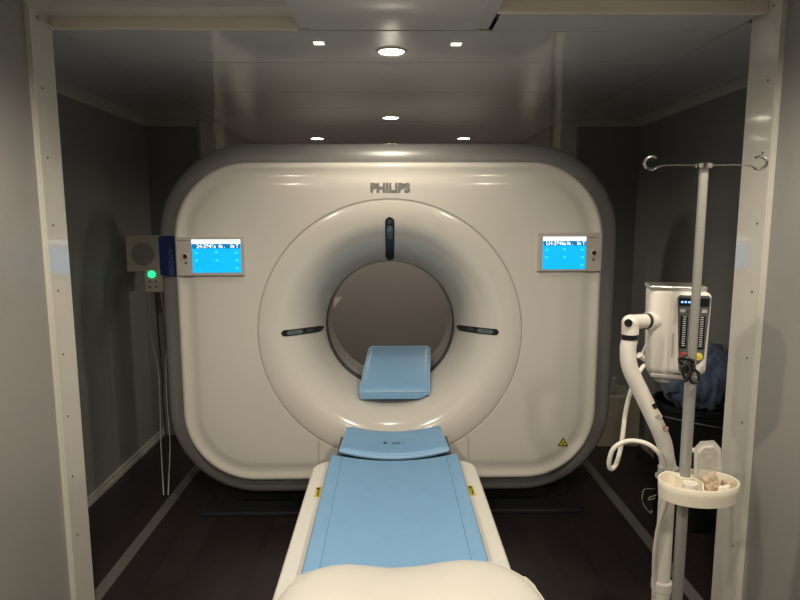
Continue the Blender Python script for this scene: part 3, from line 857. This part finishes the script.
# control face: tall rounded block standing proud on the right
bm = headbox(hc.x - .025, hc.x + .086, HY - IY - .062, HY - IY + .05, hc.z - hh + .012, hc.z + hh - .012, .018)
for v in bm.verts:
    t = (v.co.z - (hc.z - hh)) / (2 * hh); v.co.x = hc.x + .031 + (v.co.x - hc.x - .031) * (1.0 if v.co.x < hc.x + .031 else (.92 + .08 * t))
fb = obj('control_face', bm, M_inj, inj, True)
bm = headbox(hc.x - .090, hc.x + .076, HY - IY - .038, HY - IY + .077, hc.z + hh - .012, hc.z + hh + .004, .007); obj('top_cap', bm, M_steel, inj, True)
bm = headbox(hc.x - .072, hc.x + .070, HY - IY - .034, HY - IY + .07, hc.z - hh - .012, hc.z - hh + .004, .006); obj('bottom_cap', bm, M_lgrey, inj, True)
bm = bmesh.new(); p = Vector((hc.x - .030, .045, hc.z - hh)); cyl(bm, p - Vector((0, 0, .028)), p, .024, .026); obj('bottom_knob', bm, M_frost if False else M_lgrey, inj, True)
fy = HY - IY - .0625
z1_, z0_ = hc.z + .118, hc.z - .092
# tapered panel
def poly_plate(pts, y, th, m, name, parent):
    bm = bmesh.new(); a = [bm.verts.new((x, y, z)) for x, z in pts]; b = [bm.verts.new((x, y + th, z)) for x, z in pts]; n_ = len(pts)
    bm.faces.new(a); bm.faces.new(b[::-1])
    for i in range(n_): bm.faces.new((a[i], b[i], b[(i + 1) % n_], a[(i + 1) % n_]))
    return obj(name, bm, m, parent)
PXc = hc.x + .034
pan = poly_plate([(PXc - .046, z1_ - .008), (PXc - .040, z1_), (PXc + .040, z1_), (PXc + .046, z1_ - .008), (PXc + .037, z0_ + .02), (PXc + .022, z0_), (PXc - .022, z0_), (PXc - .034, z0_ + .02)],
                 fy - .001, .004, M_panel, 'control_panel', fb); pan['label'] = 'dark grey tapered control panel'
def pbox(name, x0, x1, z0, z1, m, dy=.002): return obj(name, B(PXc + x0, PXc + x1, fy - .001 - dy, fy, z0, z1), m, pan)
pbox('display', -.041, .041, z1_ - .032, z1_ - .008, M_blackg)
for k in range(3):
    x = -.036 + k * .010; pbox('display_digit', x, x + .006, z1_ - .023, z1_ - .018, M_ldot, .003)
for x in (-.030, -.012, .012, .030): pbox('key', x - .007, x + .007, z1_ - .052, z1_ - .042, M_lgrey if abs(x) > .02 else M_dgrey)
for x in (-.024, .024):
    pbox('syringe_scale', x - .010, x + .010, z0_ + .048, z1_ - .062, M_blackg)
    n_ = 14
    for k in range(n_):
        z = z0_ + .055 + k * (z1_ - z0_ - .122) / (n_ - 1); pbox('scale_mark', x - .004, x + .005, z, z + .003, M_lgrey, .003)
for x, m, nm in ((-.020, M_red, 'stop_key'), (.022, M_yel, 'start_key')):
    bm = bmesh.new(); lathe(bm, [(.0115, 0), (.0115, -.003), (.009, -.004)], (PXc + x, fy - .001, z0_ + .024), 'Y', 24); obj(nm, bm, m, pan, True)
# maker's ring mark and slim caption on the side
bm = bmesh.new(); lathe(bm, [(.0065, 0), (.0075, 0), (.0075, -.001), (.0065, -.001)], (PXc + .036, fy, z0_ - .012), 'Y', 24, True)
box(bm, PXc + .0355, PXc + .0365, fy - .001, fy, z0_ - .0175, z0_ - .0065); box(bm, PXc + .0305, PXc + .0415, fy - .001, fy, z0_ - .0125, z0_ - .0115)
obj('emblem', bm, M_lgrey, fb)
obj('caption', B(hc.x - .0195, hc.x - .0175, fy - .001, fy + .001, hc.z - .075, hc.z + .0), M_lgrey, fb)
obj('release_bar', B(hc.x - .0205, hc.x - .0155, fy - .002, fy + .001, hc.z + .03, hc.z + .10), M_tissue, fb)
# the whole head is turned towards the table
HM = Matrix.Translation(Vector((hc.x, HY - IY, 0))) @ Matrix.Rotation(R(-16), 4, 'Z') @ Matrix.Translation(-Vector((hc.x, HY - IY, 0)))
def turn(o_):
    o_.data.transform(HM)
    for c_ in o_.children: turn(c_)
for o_ in list(inj.children):
    if o_.name.split('.')[0] in ('head_casing', 'control_face', 'top_cap', 'bottom_cap', 'bottom_knob'): turn(o_)
# connector and hose
bm = bmesh.new(); cyl(bm, ip(649, 362, IY + .09), ip(639, 355, IY + .07), .008, .010); cyl(bm, ip(641, 356, IY + .07), ip(646, 345, IY + .1), .004); obj('hose_connector', bm, M_inj, inj, True)
hose = [ip(649, 364, IY + .09), ip(642, 368, IY + .07), ip(633, 385, IY + .05), ip(626, 410, IY + .05), ip(622, 440, IY + .04), ip(617, 462, IY + .03), ip(611, 469, IY + .02), ip(609, 462, IY + .01), ip(614, 448, IY),
        ip(628, 441, IY - .01), ip(645, 443, IY - .03), ip(657, 451, IY - .04), ip(664, 463, IY - .045), ip(668, 478, IY - .045), ip(666, 500, IY - .045), ip(659, 525, IY - .03), ip(655, 550, IY - .02), ip(654, 575, IY - .01), ip(654, 595, IY - .01)]
bm = bmesh.new(); tube(bm, hose, .0072, 12, 6); obj('hose', bm, M_inj, inj, True)
# wire basket hook on the left of the column
bm = bmesh.new()
w0 = IY - .03
tube(bm, [ip(655, 489, w0), ip(646, 489, w0), ip(643, 492, w0), ip(642.5, 503, w0), ip(650, 513, w0), ip(652, 510, w0)], .0018, 8, 3)
tube(bm, [ip(656, 495, w0), ip(650, 497, w0), ip(648, 500, w0), ip(655, 498, w0)], .0018, 8, 3)
obj('wire_hook', bm, M_chrome, inj, True)
bm = bmesh.new(); lathe(bm, [(.095, 0), (.10, .008), (.097, .03), (.05, .05), (.03, .06)], n=40); obj('base', bm, M_inj, inj, True)

# ================================================================ BACKGROUND RIGHT
# bin with blue drape
bx, by = 1.545, 2.92
bn = thing('waste_bin', 'tall round black waste bin between the IV pole and the right wall', 'bin', (bx, by, 0))
bm = bmesh.new(); lathe(bm, [(.165, 0), (.17, .01), (.192, .60), (.203, .605), (.203, .63), (.192, .632), (.186, .60), (.162, .02)], n=48); obj('body', bm, M_bin, bn, True)
bm = bmesh.new(); tube(bm, [(.2 * math.cos(a), .2 * math.sin(a) , .56 + .015 * math.sin(2 * a)) for a in [PI * .95 + i * PI * 1.1 / 10 for i in range(11)]], .005, 8, 3); obj('handle', bm, M_dgrey, bn, True)
bm = bmesh.new(); bmesh.ops.create_icosphere(bm, subdivisions=5, radius=1)
for v in bm.verts:
    n_ = mnoise.noise(v.co * 1.6 + Vector((4, 1, 2))) * .30 + abs(mnoise.noise(Vector((v.co.x * 3.2, v.co.y * 3.2, v.co.z * .6)) + Vector((2, 7, 1)))) * .28
    c = v.co * (1 + n_ - .1)
    z = c.z * .17
    sq = 1.0 if c.z > -.1 else 1.0
    v.co = Vector((max(-.168, min(.168, c.x * .165)), max(-.165, min(.165, c.y * .155)), z + (.06 * c.x if c.z > 0 else 0)))
o = obj('surgical_drape', bm, M_drape, None, True, 30); o.location = (bx, by, .735)
tag(o, 'crumpled dark blue cloth drape heaped in the top of the black bin', 'drape')
# carton with bottles
ct = thing('carton', 'beige carton on the floor between the scanner and the right wall', 'box', (1.56, 4.05, 0))
obj('box_body', B(-.15, .135, -.14, .14, 0, .33, .004), M_card, ct)
obj('lid', B(-.153, .138, -.143, .143, .33, .35, .004), mat('carton_lid', (.36, .34, .29), .6), ct)
for k, (x, y, lab) in enumerate(((1.475, 3.98, 'clear glass bottle lying front left on the beige carton'), (1.545, 4.0, 'clear glass bottle front right on the beige carton'), (1.50, 4.10, 'taller clear glass bottle at the back of the beige carton'))):
    t = thing('glass_bottle', lab, 'bottle', (x, y, .35), 'glass bottles on the carton')
    H = .10 + .05 * (k == 2)
    bm = bmesh.new(); lathe(bm, [(.026, 0), (.029, .004), (.029, H * .65), (.012, H * .85), (.012, H)], n=24); obj('body', bm, M_glass, t, True)
    bm = bmesh.new(); lathe(bm, [(.014, H), (.014, H + .012), (.010, H + .014)], n=20); obj('cap', bm, M_lgrey, t, True)

# ================================================================ LEFT WALL BOX, SOCKET, CABLES
ux = WL + .003; UY = 3.78
a = at(160, 272, UY); b = at(131, 236, UY)
wb = thing('wall_unit', 'pale square wall unit with a round dial, on the left wall beside the scanner', 'wall box', (WL, UY, (a.z + b.z) / 2))
UW = a.x - WL; UH = b.z - a.z
obj('case', B(0, UW, 0, .13, -UH / 2, UH / 2, .008), M_tissue, wb)
bm = bmesh.new(); lathe(bm, [(.072, .002), (.072, -.006), (.062, -.009)], (UW * .52, 0, 0), 'Y', 36); obj('dial', bm, M_lgrey, wb, True)
c = at(154.5, 281, UY - .03)
sk = thing('power_adapter', 'small pale power box with a glowing green lamp, below the wall unit', 'adapter', (c.x, UY - .012, c.z))
obj('case', B(-.052, .052, -.045, 0.0, -.068, .074, .006), M_tissue, sk)
bm = bmesh.new(); lathe(bm, [(.022, -.045), (.022, -.052), (.015, -.056)], (-.004, 0, .045), 'Y', 24); obj('green_lamp', bm, M_green, sk, True)
for kx in (-.02, .02):
    for kz_ in (-.035, .0): obj('socket_hole', B(kx - .005, kx + .005, -.047, -.044, kz_ - .005, kz_ + .005), M_darkred, sk)
def cable(pts, r_, m, lab):
    bm = bmesh.new(); tube(bm, pts, r_, 6, 6); tag(obj('power_cable', bm, m, None, True), lab, 'cable', 'cables hanging from the power box')
zk = sk.location.z - .07; kx = sk.location.x; ky = UY - .03
cable([(kx - .035, ky, zk), (kx - .045, ky, zk - .25), (kx + .01, 3.70, .62), (-1.40, 3.55, .42), (-1.34, 3.38, .25), (-1.27, 3.2, .02)], .0035, M_wirew, 'thin pale cable hanging furthest left from the power box')
cable([(kx, ky, zk), (kx + .01, ky, zk - .35), (kx + .05, 3.66, .62), (-1.36, 3.50, .44), (-1.30, 3.36, .24), (-1.255, 3.22, .02)], .004, M_wireb, 'thin black cable hanging from the power box to the floor')
cable([(kx + .035, ky, zk), (kx + .06, ky, zk - .3), (kx + .09, 3.62, .66), (-1.33, 3.48, .45), (-1.28, 3.36, .26), (-1.245, 3.20, .02)], .0035, M_wirew, 'thin pale cable hanging nearest the scanner')

# far room, seen through the bore
p = at(338, 303, YB - .004)
bm = bmesh.new()
v = [bm.verts.new((p.x + a, YB - b, p.z + c)) for b in (.0005, .004) for a, c in ((-.045, .06), (.045, .06), (-.01, -.01), (-.045, -.06))]
bm.faces.new(v[:4]); bm.faces.new(v[4:][::-1])
for i in range(4): bm.faces.new((v[i], v[(i + 1) % 4], v[4 + (i + 1) % 4], v[4 + i]))
tag(obj('paper_notice', bm, M_tissue), 'small pale torn-cornered paper on the far wall, seen through the scanner bore', 'paper')
